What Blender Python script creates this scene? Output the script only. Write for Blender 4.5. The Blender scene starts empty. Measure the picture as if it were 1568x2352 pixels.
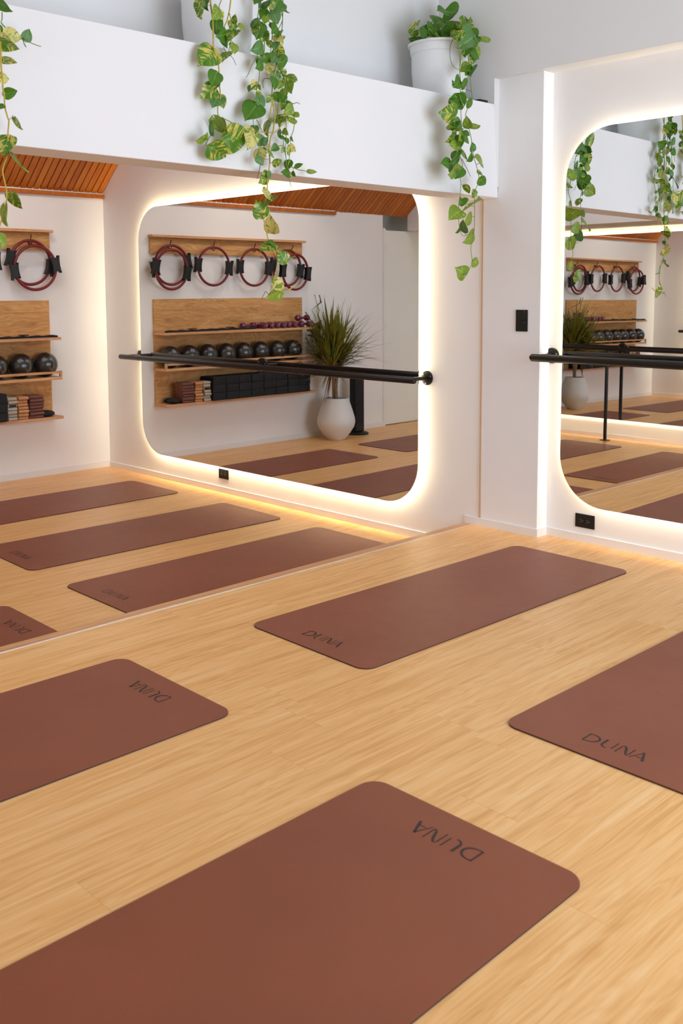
import bpy, bmesh, math, random
from mathutils import Vector, Matrix
random.seed(11)
sc = bpy.context.scene
col = sc.collection
# ------------------------------------------------------------------ camera
cam_d = bpy.data.cameras.new('camera'); cam = bpy.data.objects.new('camera', cam_d); col.objects.link(cam)
cam_d.sensor_fit = 'HORIZONTAL'; cam_d.sensor_width = 36.0
cam_d.lens = 2243.83 * 36.0 / 1568.0
cam_d.shift_x = 33.811 / 1568.0; cam_d.shift_y = -281.349 / 1568.0
cam_d.clip_start = 0.05
M = Matrix(((0.721633, 0.073481, -0.688365), (-0.692253, 0.068597, -0.718387), (-0.005568, 0.994935, 0.100369))).to_4x4()
M.translation = Vector((-4.53135, -4.13283, 1.37483))
cam.matrix_world = M
cam_d.dof.use_dof = True; cam_d.dof.focus_distance = 5.2; cam_d.dof.aperture_fstop = 8.0
sc.camera = cam
# ------------------------------------------------------------------ world, daylight, lamps, exposure
w = bpy.data.worlds.new('world'); sc.world = w; w.use_nodes = True
w.node_tree.nodes['Background'].inputs[0].default_value = (0.80, 0.88, 1.0, 1); w.node_tree.nodes['Background'].inputs[1].default_value = 0.6
def area(name, loc, rot, sx, sy, power, colr):
    l = bpy.data.lights.new(name, 'AREA'); l.shape = 'RECTANGLE'; l.size = sx; l.size_y = sy; l.energy = power; l.color = colr
    o = bpy.data.objects.new(name, l); col.objects.link(o); o.location = loc; o.rotation_euler = rot; return o
# daylight through the shop window at the right end of the front wall (behind the camera)
area('window_daylight', (-1.45, -5.27, 1.45), (math.radians(90), 0, 0), 2.5, 2.6, 120, (0.84, 0.975, 1.15))
# fill light added at the left wall to brighten pillar and right wall
area('left_fill', (-6.56, -1.9, 1.6), (math.radians(90), 0, math.radians(-90)), 1.9, 2.2, 22, (0.82, 0.97, 1.16))
# fill lights added under the closed ceilings of the near and far half
area('near_ceiling_fill', (-2.2, -3.0, 4.04), (0, 0, 0), 3.0, 1.6, 4, (0.95, 0.97, 1.0))
area('rear_ceiling_fill', (-2.2, 0.75, 3.90), (0, 0, 0), 3.4, 1.2, 43, (0.93, 0.975, 1.05))
vs = sc.view_settings; vs.view_transform = 'Standard'; vs.look = 'None'; vs.gamma = 1.0; vs.use_curve_mapping = False; vs.exposure = 0.05
sc.cycles.use_denoising = True
sc.cycles.max_bounces = 10; sc.cycles.glossy_bounces = 6; sc.cycles.diffuse_bounces = 5
sc.cycles.sample_clamp_indirect = 8.0; sc.cycles.caustics_reflective = False; sc.cycles.caustics_refractive = False
# ------------------------------------------------------------------ helpers
R = math.radians
S = 0.164          # the far half of the studio lies one step lower
FZ = -S
YB = 3.399         # shelf wall
def link(name, me, mat=None, parent=None, kind=None):
    o = bpy.data.objects.new(name, me); col.objects.link(o)
    if mat is not None:
        for m in (mat if isinstance(mat, (list, tuple)) else [mat]): me.materials.append(m)
    if parent is not None: o.parent = parent
    if kind: o['kind'] = kind
    return o
def thing(name, label, cat, loc=(0, 0, 0), rotz=0.0, group=None):
    o = bpy.data.objects.new(name, None); col.objects.link(o); o.empty_display_size = 0.1
    o.location = loc; o.rotation_euler = (0, 0, rotz); o['label'] = label; o['category'] = cat
    if group: o['group'] = group
    return o
def tag(o, label, cat, group=None):
    o['label'] = label; o['category'] = cat
    if group: o['group'] = group
    return o
class MB:
    def __init__(s): s.v = []; s.f = []; s.mi = []; s.uv = {}
    def add(s, vs, fs, mi=0):
        n = len(s.v); s.v += [tuple(v) for v in vs]; s.f += [tuple(i + n for i in f) for f in fs]; s.mi += [mi] * len(fs); return s
    def box(s, x0, x1, y0, y1, z0, z1, mi=0):
        if x0 > x1: x0, x1 = x1, x0
        if y0 > y1: y0, y1 = y1, y0
        if z0 > z1: z0, z1 = z1, z0
        return s.add([(x0,y0,z0),(x1,y0,z0),(x1,y1,z0),(x0,y1,z0),(x0,y0,z1),(x1,y0,z1),(x1,y1,z1),(x0,y1,z1)],
              [(3,2,1,0),(4,5,6,7),(0,1,5,4),(1,2,6,5),(2,3,7,6),(3,0,4,7)], mi)
    def tube(s, pts, r, n=8, closed=False, caps=True, mi=0):
        pts = [Vector(p) for p in pts]; rr = r if isinstance(r, (list, tuple)) else [r] * len(pts)
        N = len(pts); rings = []; up = None
        for i, p in enumerate(pts):
            a = pts[(i - 1) % N] if (closed or i > 0) else p; b = pts[(i + 1) % N] if (closed or i < N - 1) else p
            t = (b - a).normalized() if (b - a).length > 1e-9 else Vector((0, 0, 1))
            if up is None:
                up = t.orthogonal().normalized()
            up = (up - t * up.dot(t))
            up = up.normalized() if up.length > 1e-6 else t.orthogonal().normalized()
            sd = t.cross(up)
            rings.append([p + (up * math.cos(2*math.pi*k/n) + sd * math.sin(2*math.pi*k/n)) * rr[i] for k in range(n)])
        vs = [v for q in rings for v in q]; fs = []
        for i in range(N if closed else N - 1):
            j = (i + 1) % N
            for k in range(n): fs.append((i*n+k, i*n+(k+1) % n, j*n+(k+1) % n, j*n+k))
        if caps and not closed:
            fs.append(tuple(reversed(range(n)))); fs.append(tuple((N-1)*n + k for k in range(n)))
        return s.add(vs, fs, mi)
    def lathe(s, prof, n=24, axis='z', c=(0, 0, 0), mi=0, cap=True):
        vs = []; fs = []
        for r, h in prof:
            for k in range(n):
                a = 2*math.pi*k/n; x, y = r*math.cos(a), r*math.sin(a)
                p = {'z': (x, y, h), 'y': (x, h, -y), 'x': (h, x, y)}[axis]
                vs.append((p[0]+c[0], p[1]+c[1], p[2]+c[2]))
        for i in range(len(prof) - 1):
            for k in range(n): fs.append((i*n+k, i*n+(k+1) % n, (i+1)*n+(k+1) % n, (i+1)*n+k))
        if cap:
            fs.append(tuple(reversed(range(n)))); fs.append(tuple((len(prof)-1)*n + k for k in range(n)))
        return s.add(vs, fs, mi)
    def prism(s, poly, fn, d0, d1, mi=0):
        """poly: list of 2-D points; fn(a, b, d) -> xyz; extruded from d0 to d1"""
        n = len(poly); vs = [fn(a, b, d0) for a, b in poly] + [fn(a, b, d1) for a, b in poly]
        fs = [tuple(reversed(range(n))), tuple(range(n, 2*n))] + [(k, (k+1) % n, n+(k+1) % n, n+k) for k in range(n)]
        return s.add(vs, fs, mi)
    def mesh(s, name, smooth=False, bevel=0, seg=2):
        me = bpy.data.meshes.new(name); me.from_pydata(s.v, [], s.f)
        if any(s.mi): me.polygons.foreach_set('material_index', s.mi)
        bm = bmesh.new(); bm.from_mesh(me)
        bmesh.ops.recalc_face_normals(bm, faces=bm.faces)
        if bevel:
            es = [e for e in bm.edges if len(e.link_faces) == 2 and e.calc_face_angle(0) > 0.6]
            bmesh.ops.bevel(bm, geom=es, offset=bevel, segments=seg, profile=0.6, affect='EDGES')
        bm.to_mesh(me); bm.free()
        if smooth: 
            me.polygons.foreach_set('use_smooth', [True]*len(me.polygons))
            if hasattr(me, 'set_sharp_from_angle'): me.set_sharp_from_angle(angle=R(40))
        me.update(); return me
    def build(s, name, mat, parent=None, kind=None, smooth=False, bevel=0, seg=2):
        return link(name, s.mesh(name, smooth, bevel, seg), mat, parent, kind)
def dup(o, parent=None):
    c = o.copy(); col.objects.link(c)
    if parent is not None: c.parent = parent; c.matrix_parent_inverse = Matrix()
    for ch in list(o.children):
        dup(ch, c)
    return c
def rrect(a0, a1, b0, b1, r, n=14):
    out = []
    for cx, cy, s in ((a1-r, b0+r, -90), (a1-r, b1-r, 0), (a0+r, b1-r, 90), (a0+r, b0+r, 180)):
        for k in range(n+1):
            t = R(s + 90*k/n); out.append((cx + r*math.cos(t), cy + r*math.sin(t)))
    return out
# ------------------------------------------------------------------ materials
class NT:
    def __init__(s, name):
        s.m = bpy.data.materials.new(name); s.m.use_nodes = True; s.t = s.m.node_tree; s.b = s.t.nodes['Principled BSDF']
    def n(s, typ, **kw):
        nd = s.t.nodes.new('ShaderNode' + typ)
        for k, v in kw.items(): setattr(nd, k, v)
        return nd
    def l(s, a, b): s.t.links.new(a, b)
    def ramp(s, fac, stops):
        r = s.n('ValToRGB'); e = r.color_ramp.elements
        while len(e) < len(stops): e.new(0.5)
        for i, (p, c) in enumerate(stops): e[i].position = p; e[i].color = (*c, 1) if len(c) == 3 else c
        s.l(fac, r.inputs[0]); return r.outputs[0]
    def noise(s, vec, scale, detail=3, rough=0.5, dist=0.0):
        nd = s.n('TexNoise'); nd.inputs['Scale'].default_value = scale; nd.inputs['Detail'].default_value = detail
        nd.inputs['Roughness'].default_value = rough; nd.inputs['Distortion'].default_value = dist
        if vec is not None: s.l(vec, nd.inputs['Vector'])
        return nd.outputs['Fac']
    def mapping(s, vec, scale=(1, 1, 1), rot=(0, 0, 0)):
        m = s.n('Mapping'); m.inputs['Scale'].default_value = scale; m.inputs['Rotation'].default_value = rot; s.l(vec, m.inputs[0]); return m.outputs[0]
    def math(s, op, a, b=None):
        m = s.n('Math', operation=op)
        for i, x in enumerate((a, b)):
            if x is None: continue
            if isinstance(x, (int, float)): m.inputs[i].default_value = x
            else: s.l(x, m.inputs[i])
        return m.outputs[0]
    def mix(s, fac, a, b, typ='MIX'):
        m = s.n('MixRGB', blend_type=typ)
        for i, x in enumerate((fac, a, b)):
            if isinstance(x, (int, float)): m.inputs[i].default_value = x
            elif isinstance(x, tuple): m.inputs[i].default_value = (*x, 1)
            else: s.l(x, m.inputs[i])
        return m.outputs[0]
    def bump(s, h, strength, dist=0.01):
        b = s.n('Bump'); b.inputs['Strength'].default_value = strength; b.inputs['Distance'].default_value = dist
        s.l(h, b.inputs['Height']); s.l(b.outputs[0], s.b.inputs['Normal'])
    def set(s, **kw):
        for k, v in kw.items():
            i = s.b.inputs[k]
            if isinstance(v, (int, float)): i.default_value = v
            elif isinstance(v, tuple): i.default_value = (*v, 1) if len(v) == 3 else v
            else: s.l(v, i)
        return s.m
def srgb(r, g, b):
    f = lambda c: c/255/12.92 if c/255 <= 0.04045 else ((c/255+0.055)/1.055)**2.4
    return (f(r), f(g), f(b))
def paint(name, c, rough=0.6, bump=0.05, sc_=35, var=0.02):
    t = NT(name); tc = t.n('TexCoord').outputs['Object']
    n1 = t.noise(tc, 1.3, 4); n2 = t.noise(tc, sc_, 5, 0.6)
    lo = tuple(x*(1-var) for x in c); hi = tuple(min(1, x*(1+var)) for x in c)
    colr = t.ramp(n1, [(0.3, lo), (0.7, hi)])
    if bump: t.bump(n2, bump, 0.006)
    return t.set(**{'Base Color': colr, 'Roughness': rough, 'Specular IOR Level': 0.3})
def plain(name, c, rough=0.5, metallic=0.0, spec=0.5, coat=0.0, var=0.06, scale=20):
    t = NT(name); tc = t.n('TexCoord').outputs['Object']; n1 = t.noise(tc, scale, 3)
    colr = t.ramp(n1, [(0.3, tuple(x*(1-var) for x in c)), (0.7, tuple(min(1, x*(1+var)) for x in c))])
    return t.set(**{'Base Color': colr, 'Roughness': rough, 'Metallic': metallic, 'Specular IOR Level': spec, 'Coat Weight': coat})
def wood(name, dark, mid, light, along='x', stretch=14.0, scale=1.6, rough=0.4, spec=0.4, fine=0.35, objvar=0.08, cath=0.35, bump=0.03, coat=0.0):
    t = NT(name); tc = t.n('TexCoord').outputs['Object']; oi = t.n('ObjectInfo').outputs['Random']
    off = t.n('CombineXYZ'); t.l(t.math('MULTIPLY', oi, 37.0), off.inputs[0]); t.l(t.math('MULTIPLY', oi, 91.0), off.inputs[1]); t.l(t.math('MULTIPLY', oi, 53.0), off.inputs[2])
    va = t.n('VectorMath', operation='ADD'); t.l(tc, va.inputs[0]); t.l(off.outputs[0], va.inputs[1]); v = va.outputs[0]
    sc3 = {'x': (1, stretch, stretch), 'y': (stretch, 1, stretch), 'z': (stretch, stretch, 1)}[along]
    m1 = t.mapping(v, sc3)
    n1 = t.noise(m1, scale, 5, 0.55, 0.6)
    sc4 = {'x': (1, stretch*0.45, stretch*0.45), 'y': (stretch*0.45, 1, stretch*0.45), 'z': (stretch*0.45, stretch*0.45, 1)}[along]
    n2 = t.noise(t.mapping(v, sc4), scale*0.9, 2, 0.5, 0.8)
    band = t.math('FRACT', t.math('MULTIPLY', n2, 9.0)); band = t.math('ABSOLUTE', t.math('SUBTRACT', band, 0.5))   # growth-ring bands
    nf = t.noise(t.mapping(v, {'x': (2.5, 170, 170), 'y': (170, 2.5, 170), 'z': (170, 170, 2.5)}[along]), 1.0, 3, 0.6)
    f = t.math('ADD', t.math('MULTIPLY', n1, 1.0 - cath), t.math('MULTIPLY', band, cath*1.2))
    f = t.math('ADD', f, t.math('MULTIPLY', t.math('SUBTRACT', nf, 0.5), fine))
    f = t.math('ADD', f, t.math('MULTIPLY', t.math('SUBTRACT', oi, 0.5), objvar))
    c = t.ramp(f, [(0.22, dark), (0.46, mid), (0.72, light)])
    if bump: t.bump(nf, bump, 0.002)
    return t.set(**{'Base Color': c, 'Roughness': rough, 'Specular IOR Level': spec, 'Coat Weight': coat, 'Coat Roughness': 0.25})
M_wall = paint('white_wall_paint', (0.87, 0.86, 0.855))
M_plaster = paint('white_plaster', (0.85, 0.835, 0.82), 0.55, 0.22, 9, 0.02)
M_beam = paint('white_beam_paint', (0.82, 0.81, 0.815), 0.55, 0.03)
M_upper = paint('upper_wall_paint', (0.76, 0.755, 0.745))
M_trim = paint('white_trim_paint', (0.83, 0.815, 0.80), 0.4, 0.0)
M_shade_strip = paint('tan_shade_strip', (0.62, 0.42, 0.27), 0.6, 0.0)  # tan stands in for the warm shading along the pillar edge
M_door = paint('door_paint', (0.84, 0.86, 0.83), 0.35, 0.0)
M_floor = wood('oak_floor', srgb(214,152,82), srgb(236,181,113), srgb(246,201,142), 'x', 24, 1.5, 0.40, 0.75, 0.34, 0.012, 0.22, 0.02)
M_sub = plain('subfloor', srgb(120,84,48), 0.7)
M_nose = wood('oak_nosing', srgb(188,130,84), srgb(208,152,104), srgb(222,172,124), 'x', 22, 1.6, 0.4, 0.4, 0.35, 0.02, 0.15)
M_metal_line = plain('brushed_edge_strip', (0.85, 0.80, 0.72), 0.35, 0.6)
M_slat = wood('stained_ceiling_boards', srgb(168,88,20), srgb(192,108,28), srgb(208,126,42), 'y', 12, 2.2, 0.42, 0.4, 0.25, 0.30, 0.25, 0.02)
M_slat_dark = plain('ceiling_joint_dark', srgb(34,14,5), 0.7)  # dark backing that shows as joints between the boards
M_oak = wood('oak_shelf', srgb(165,118,66), srgb(204,152,94), srgb(226,178,122), 'x', 9, 2.4, 0.5, 0.3, 0.35, 0.10, 0.28, 0.05)
M_oak_edge = wood('oak_shelf_edge', srgb(182,130,84), srgb(212,160,114), srgb(230,182,134), 'x', 16, 2.2, 0.5, 0.3, 0.25, 0.06, 0.2)
M_mirror = NT('mirror_glass').set(**{'Base Color': (0.87, 0.885, 0.875), 'Metallic': 1.0, 'Roughness': 0.0})
M_mback = plain('mirror_edge', (0.35, 0.33, 0.30), 0.4)
def emit(name, c, st):
    t = NT(name); t.b.inputs['Base Color'].default_value = (0.8, 0.8, 0.8, 1); t.b.inputs['Emission Color'].default_value = (*c, 1); t.b.inputs['Emission Strength'].default_value = st; return t.m
M_led = emit('warm_led', (1.0, 0.80, 0.49), 80)
M_led2 = emit('warm_led_near', (1.0, 0.86, 0.64), 30)
def matte_mat(name):
    t = NT(name); tc = t.n('TexCoord').outputs['Object']
    n1 = t.noise(tc, 2.2, 4, 0.6); n2 = t.noise(tc, 400, 2); n3 = t.noise(tc, 9, 4, 0.65)
    c = t.ramp(n1, [(0.3, srgb(130,68,41)), (0.7, srgb(140,75,46))])
    rr = t.math('ADD', t.math('MULTIPLY', n3, 0.20), 0.40)
    t.bump(n2, 0.08, 0.001)
    return t.set(**{'Base Color': c, 'Roughness': rr, 'Specular IOR Level': 0.4, 'Sheen Weight': 0.05, 'Sheen Roughness': 0.5, 'Sheen Tint': (0.95, 0.88, 0.90)})
M_mat = matte_mat('terracotta_rubber')
M_matbase = plain('dark_rubber', srgb(58,46,46), 0.7)
M_ink = plain('embossed_dark_print', srgb(46,30,26), 0.45)
M_black = plain('black_metal', (0.012, 0.0105, 0.0095), 0.38, 0.0, 0.28)
M_blackm = plain('black_matte_foam', (0.017, 0.017, 0.019), 0.75, 0.0, 0.25, 0.0, 0.2)
M_blackp = plain('black_plastic', (0.010, 0.0095, 0.009), 0.45, 0.0, 0.3)
M_pin = plain('dull_steel', (0.45, 0.43, 0.38), 0.4, 0.8)
M_ring = plain('dark_red_rubber', srgb(118,30,38), 0.42, 0.0, 0.4)
M_ball = plain('graphite_vinyl', (0.022, 0.020, 0.018), 0.26, 0.2, 0.6, 0.3)
M_plum = plain('plum_vinyl', srgb(104,34,66), 0.22, 0.0, 0.6, 0.3)
M_brown = plain('brown_fabric', srgb(112,68,58), 0.8); M_tan = plain('tan_fabric', srgb(196,140,92), 0.8); M_grey = plain('grey_fabric', srgb(176,164,146), 0.8)
M_pot = paint('white_plastic_pot', (0.80, 0.80, 0.80), 0.3, 0.0)
M_cpot = paint('white_ceramic_pot', (0.78, 0.765, 0.745), 0.5, 0.04)
M_soil = plain('potting_soil', (0.03, 0.018, 0.010), 0.9, 0, 0.2, 0, 0.4, 60)
M_stem = {'g': plain('green_vine', srgb(112,132,40), 0.5), 'y': plain('yellow_vine', srgb(186,160,52), 0.5), 'b': plain('brown_root', srgb(66,42,34), 0.7)}
M_bark = plain('cane_bark', srgb(140,118,92), 0.8, 0, 0.3, 0, 0.3, 60)
def leafmat(name, green, green2, pale, thr, soft=0.05, rough=0.36):
    t = NT(name); uv = t.n('UVMap').outputs[0]; oi = t.n('ObjectInfo').outputs['Random']
    sp = t.n('SeparateXYZ'); t.l(uv, sp.inputs[0]); u = t.math('SUBTRACT', sp.outputs[0], 0.5); au = t.math('ABSOLUTE', u)
    s = t.math('SUBTRACT', sp.outputs[1], t.math('MULTIPLY', au, 0.9))
    cv = t.n('CombineXYZ'); t.l(t.math('MULTIPLY', s, 8.0), cv.inputs[0]); t.l(t.math('MULTIPLY', u, 2.6), cv.inputs[1]); t.l(t.math('MULTIPLY', oi, 60.0), cv.inputs[2])
    n1 = t.noise(cv.outputs[0], 1.0, 3, 0.6, 0.6)
    cv2 = t.n('CombineXYZ'); t.l(t.math('MULTIPLY', s, 40.0), cv2.inputs[0]); t.l(t.math('MULTIPLY', au, 6.0), cv2.inputs[1]); t.l(oi, cv2.inputs[2])
    n2 = t.noise(cv2.outputs[0], 1.0, 2)
    g = t.mix(n2, green, green2)
    f = t.ramp(n1, [(thr - soft, (0, 0, 0)), (thr + soft, (1, 1, 1))])
    c = t.mix(f, g, pale)
    rib = t.ramp(au, [(0.012, (1, 1, 1)), (0.035, (0, 0, 0))])
    c = t.mix(t.math('MULTIPLY', rib, 0.45), c, tuple(min(1, x*1.6 + 0.05) for x in green2))
    t.set(**{'Base Color': c, 'Roughness': rough, 'Specular IOR Level': 0.4, 'Subsurface Weight': 0.0})
    tr = t.n('BsdfTranslucent'); t.l(c, tr.inputs[0]); mx = t.n('MixShader'); mx.inputs[0].default_value = 0.22
    t.l(t.b.outputs[0], mx.inputs[1]); t.l(tr.outputs[0], mx.inputs[2]); t.l(mx.outputs[0], t.t.nodes['Material Output'].inputs[0])
    return t.m
YEL = srgb(214,200,96)
M_leaf = [leafmat('deep_green_leaf', srgb(54,104,20), srgb(90,138,32), srgb(168,178,58), 0.74),
          leafmat('variegated_leaf', srgb(58,112,26), srgb(98,146,40), YEL, 0.55),
          leafmat('pale_variegated_leaf', srgb(88,126,40), srgb(122,154,60), srgb(222,210,128), 0.44),
          leafmat('lime_leaf', srgb(110,142,38), srgb(142,168,58), srgb(190,200,90), 0.62),
          leafmat('leaf_underside', srgb(74,120,62), srgb(110,148,86), srgb(170,190,120), 0.66, 0.05, 0.5)]
# ------------------------------------------------------------------ the room shell
XF, YF = -6.6, -5.35
def struct(name, mb, mat, parent=None, **kw): return mb.build(name, mat, parent, 'structure', **kw)
# near floor: a raised platform of oak planks; far floor one step down
fl = struct('floor', MB().box(XF, 0.105, YF, -0.64, -0.30, -0.012), M_sub)
pm = MB().box(-0.6485, 0.6485, -0.0945, 0.0945, -0.012, 0.0).mesh('plank')
pm.materials.append(M_floor)
def planks(parent, x0, x1, y0, y1, z, seed):
    rnd = random.Random(seed); y = y1; W = 0.1893; L = 1.2975
    while y > y0:
        x = x1 + rnd.uniform(0, L)*0.999
        yc = y - W/2
        while x > x0:
            a, b = max(x - L, x0), min(x, x1)
            if b - a > 0.02 and y - W >= y0 - W*0.95:
                lo = max(y - W, y0); 
                o = bpy.data.objects.new('plank', pm); col.objects.link(o); o.parent = parent
                o.location = ((a + b)/2, (lo + y)/2, z); o.scale = ((b - a)/L, (y - lo)/W, 1)
            x -= L
        y -= W
planks(fl, XF, 0.093, -5.34, -0.648, 0.0, 3)
fl2 = struct('floor', MB().box(-4.85, 0.015, -0.66, YB + 0.5, FZ - 0.14, FZ - 0.012), M_sub)
planks(fl2, -4.80, 0.003, -0.62, YB + 0.38, FZ, 8)
st = struct('trim_1', MB().box(-4.75, -0.001, -0.640, -0.585, -0.03, 0.0015), M_nose)                       # oak nosing of the step
struct('trim_2', MB().box(-4.75, -0.002, -0.648, -0.640, -0.01, 0.0025), M_metal_line)                      # pale edge strip beside it
struct('trim_3', MB().box(-4.75, 0.0, -0.640, -0.60, FZ, -0.03), M_trim)                                    # riser
# right wall, in its four planes
struct('wall_right', MB().box(0.015, 0.30, -0.692, YB + 0.6, FZ - 0.1, 4.2), M_plaster)
struct('wall_right_pillar', MB().box(0.010, 0.30, -1.079, -0.692, -0.1, 2.536), M_wall)
struct('trim_shade_strip', MB().box(0.006, 0.0148, -0.692, -0.681, FZ, 1.893), M_shade_strip)  # added strip, shading of the pillar's left edge put in as colour
struct('wall_right_niche', MB().box(0.105, 0.30, YF, -1.079, -0.1, 2.536), M_plaster)
struct('wall_right_upper', MB().box(-0.035, 0.30, YF, -0.789, 2.536, 4.2).box(-0.035, 0.0149, -0.789, -0.392, 2.392, 4.2).box(-0.035, 0.0149, -0.7885, -0.692, 1.95, 2.392), M_upper)
struct('baseboard_right', MB().box(0.0, 0.0099, -1.079, -0.579, 0.0, 0.045).box(0.0, 0.104, -1.089, -1.079, 0.0, 0.045), M_trim)
struct('baseboard_right', MB().box(0.093, 0.1049, -5.3, -1.089, 0.0, 0.045), M_trim)
struct('baseboard_right', MB().box(0.003, 0.0149, -0.585, YB - 0.011, FZ, FZ + 0.045), M_trim)
# beam with plant ledge, upper back wall
bm_ = MB(); zb0, zb1, zt0, zt1 = 1.906, 1.889, 2.381, 2.3965
bm_.add([(-4.76,-0.789,zb0),(0.009,-0.789,zb1),(0.009,-0.592,zb1),(-4.76,-0.592,zb0),(-4.76,-0.789,zt0),(-0.036,-0.789,zt1),(-0.036,-0.592,zt1),(-4.76,-0.592,zt0)],
        [(3,2,1,0),(4,5,6,7),(0,1,5,4),(1,2,6,5),(2,3,7,6),(3,0,4,7)])
bm_.box(-4.76, -0.036, -0.5918, -0.392, 2.30, 2.381)
struct('trim_beam', bm_, M_beam, bevel=0.002, seg=1)
struct('wall_back_upper', MB().box(-4.76, -0.036, -0.392, -0.25, 2.30, 4.2), M_upper)
# shelf wall, its jog and the corner recess
struct('wall_back', MB().box(-2.862, 0.0149, YB, YB + 0.5, FZ - 0.1, 2.3), M_wall)
struct('wall_back', MB().box(-3.62, -2.862, YB + 0.012, YB + 0.5, FZ - 0.1, 2.3), M_wall)
struct('wall_back', MB().box(-4.95, -3.62, YB + 0.42, YB + 0.6, FZ - 0.1, 2.6), M_wall)
struct('ceiling', MB().box(-4.95, -3.62, YB, YB + 0.6, 2.32, 2.42), M_wall)
struct('baseboard_back', MB().box(-2.862, 0.003, YB - 0.011, YB, FZ, FZ + 0.052).box(-3.62, -2.8625, YB + 0.001, YB + 0.012, FZ, FZ + 0.052), M_trim)
# left wall of the far half (slightly out of square) and of the near half, front wall with its window
def leftx(y): return -4.735 - 0.0187*(y - 1.0)
lw = MB(); ya, yb = -0.692, YB + 0.6
lw.add([(leftx(ya),ya,FZ-.1),(leftx(yb),yb,FZ-.1),(leftx(yb)-.2,yb,FZ-.1),(leftx(ya)-.2,ya,FZ-.1),(leftx(ya),ya,4.2),(leftx(yb),yb,4.2),(leftx(yb)-.2,yb,4.2),(leftx(ya)-.2,ya,4.2)],
       [(3,2,1,0),(4,5,6,7),(0,1,5,4),(1,2,6,5),(2,3,7,6),(3,0,4,7)])
struct('wall_left', lw, M_plaster)
struct('wall_left', MB().box(XF - 0.2, XF, YF, -2.9, -0.2, 4.2).box(XF - 0.2, XF, -0.9, -0.6, -0.2, 4.2).box(XF - 0.2, XF, -2.9, -0.9, -0.2, 0.45).box(XF - 0.2, XF, -2.9, -0.9, 2.75, 4.2).box(XF, -4.72, -0.78, -0.6, -0.2, 4.2), M_wall)
struct('baseboard_left', MB().box(leftx(1.2)+0.001, leftx(1.2) + 0.014, -0.55, YB - 0.1, FZ, FZ + 0.045), M_trim)
struct('wall_front', MB().box(XF, -2.75, YF - 0.2, YF, -0.2, 4.2).box(-2.75, -0.15, YF - 0.2, YF, -0.2, 0.1).box(-2.75, -0.15, YF - 0.2, YF, 2.8, 4.2).box(-0.15, 0.3, YF - 0.2, YF, -0.2, 4.2), M_wall)
wf = struct('window_1', MB().box(-2.75, -0.15, YF - 0.12, YF - 0.06, 0.1, 0.16).box(-2.75, -0.15, YF - 0.12, YF - 0.06, 2.74, 2.8).box(-2.75, -2.69, YF - 0.12, YF - 0.06, 0.16, 2.74).box(-0.21, -0.15, YF - 0.12, YF - 0.06, 0.16, 2.74), M_black)
struct('added_window', MB().box(XF - 0.12, XF - 0.06, -2.9, -0.9, 0.45, 0.51).box(XF - 0.12, XF - 0.06, -2.9, -0.9, 2.69, 2.75).box(XF - 0.12, XF - 0.06, -2.9, -2.84, 0.51, 2.69).box(XF - 0.12, XF - 0.06, -0.96, -0.9, 0.51, 2.69), M_black)  # unseen window frame added in the left wall for the fill light
# ceilings: flat white over the near half and the front of the far half, boarded slope over the shelves
struct('ceiling', MB().box(XF - 0.2, 0.3, YF - 0.2, -0.25, 4.06, 4.25), M_upper)
struct('ceiling', MB().box(-4.95, 0.3, -0.25, 1.62, 3.92, 4.1), M_upper)
sl0 = Vector((0, YB + 0.02, 2.226)); ang = math.atan2(0.85, 1.0); SL = 2.42
slope = thing('ceiling_slope', '', '', (0, YB - 0.0, 2.222)); del slope['label']; del slope['category']
slope.name = 'ceiling'; slope['kind'] = 'structure'; slope.rotation_euler = (-ang, 0, 0)
bk = MB().box(-4.95, 0.0149, -SL, 0.02, 0.012, 0.06).build('backing', M_slat_dark, slope)
bdm = MB().box(-0.0264, 0.0264, -SL, 0.02, 0.0, 0.012).mesh('board', bevel=0.003, seg=1); bdm.materials.append(M_slat)
x = 0.0145 - 0.0296
while x > -4.93:
    o = bpy.data.objects.new('board', bdm); col.objects.link(o); o.parent = slope; o.location = (x, 0, random.uniform(0, 0.0015)); x -= 0.0592
struct('trim_5', MB().box(-2.86, 0.0148, YB - 0.028, YB - 0.0002, 2.178, 2.212), M_slat, bevel=0.003)
struct('wall_left_bulkhead', MB().box(-4.9, -4.02, -0.249, YB - 0.002, 2.062, 4.0), M_wall)
# door in the far corner
dr = struct('door_1', MB().box(-4.60, -3.675, YB + 0.03, YB + 0.07, FZ + 0.008, 2.05), M_door, bevel=0.002)
MB().box(-3.66, -3.622, YB + 0.005, YB + 0.08, FZ, 2.07).build('door_frame', M_trim, dr)
for z in (0.10, 0.98, 1.86): MB().lathe([(0.009, z - 0.05), (0.009, z + 0.05)], 10, 'z', (-3.668, YB + 0.022, 0)).build('hinge', M_pin, dr, smooth=True)
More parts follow.
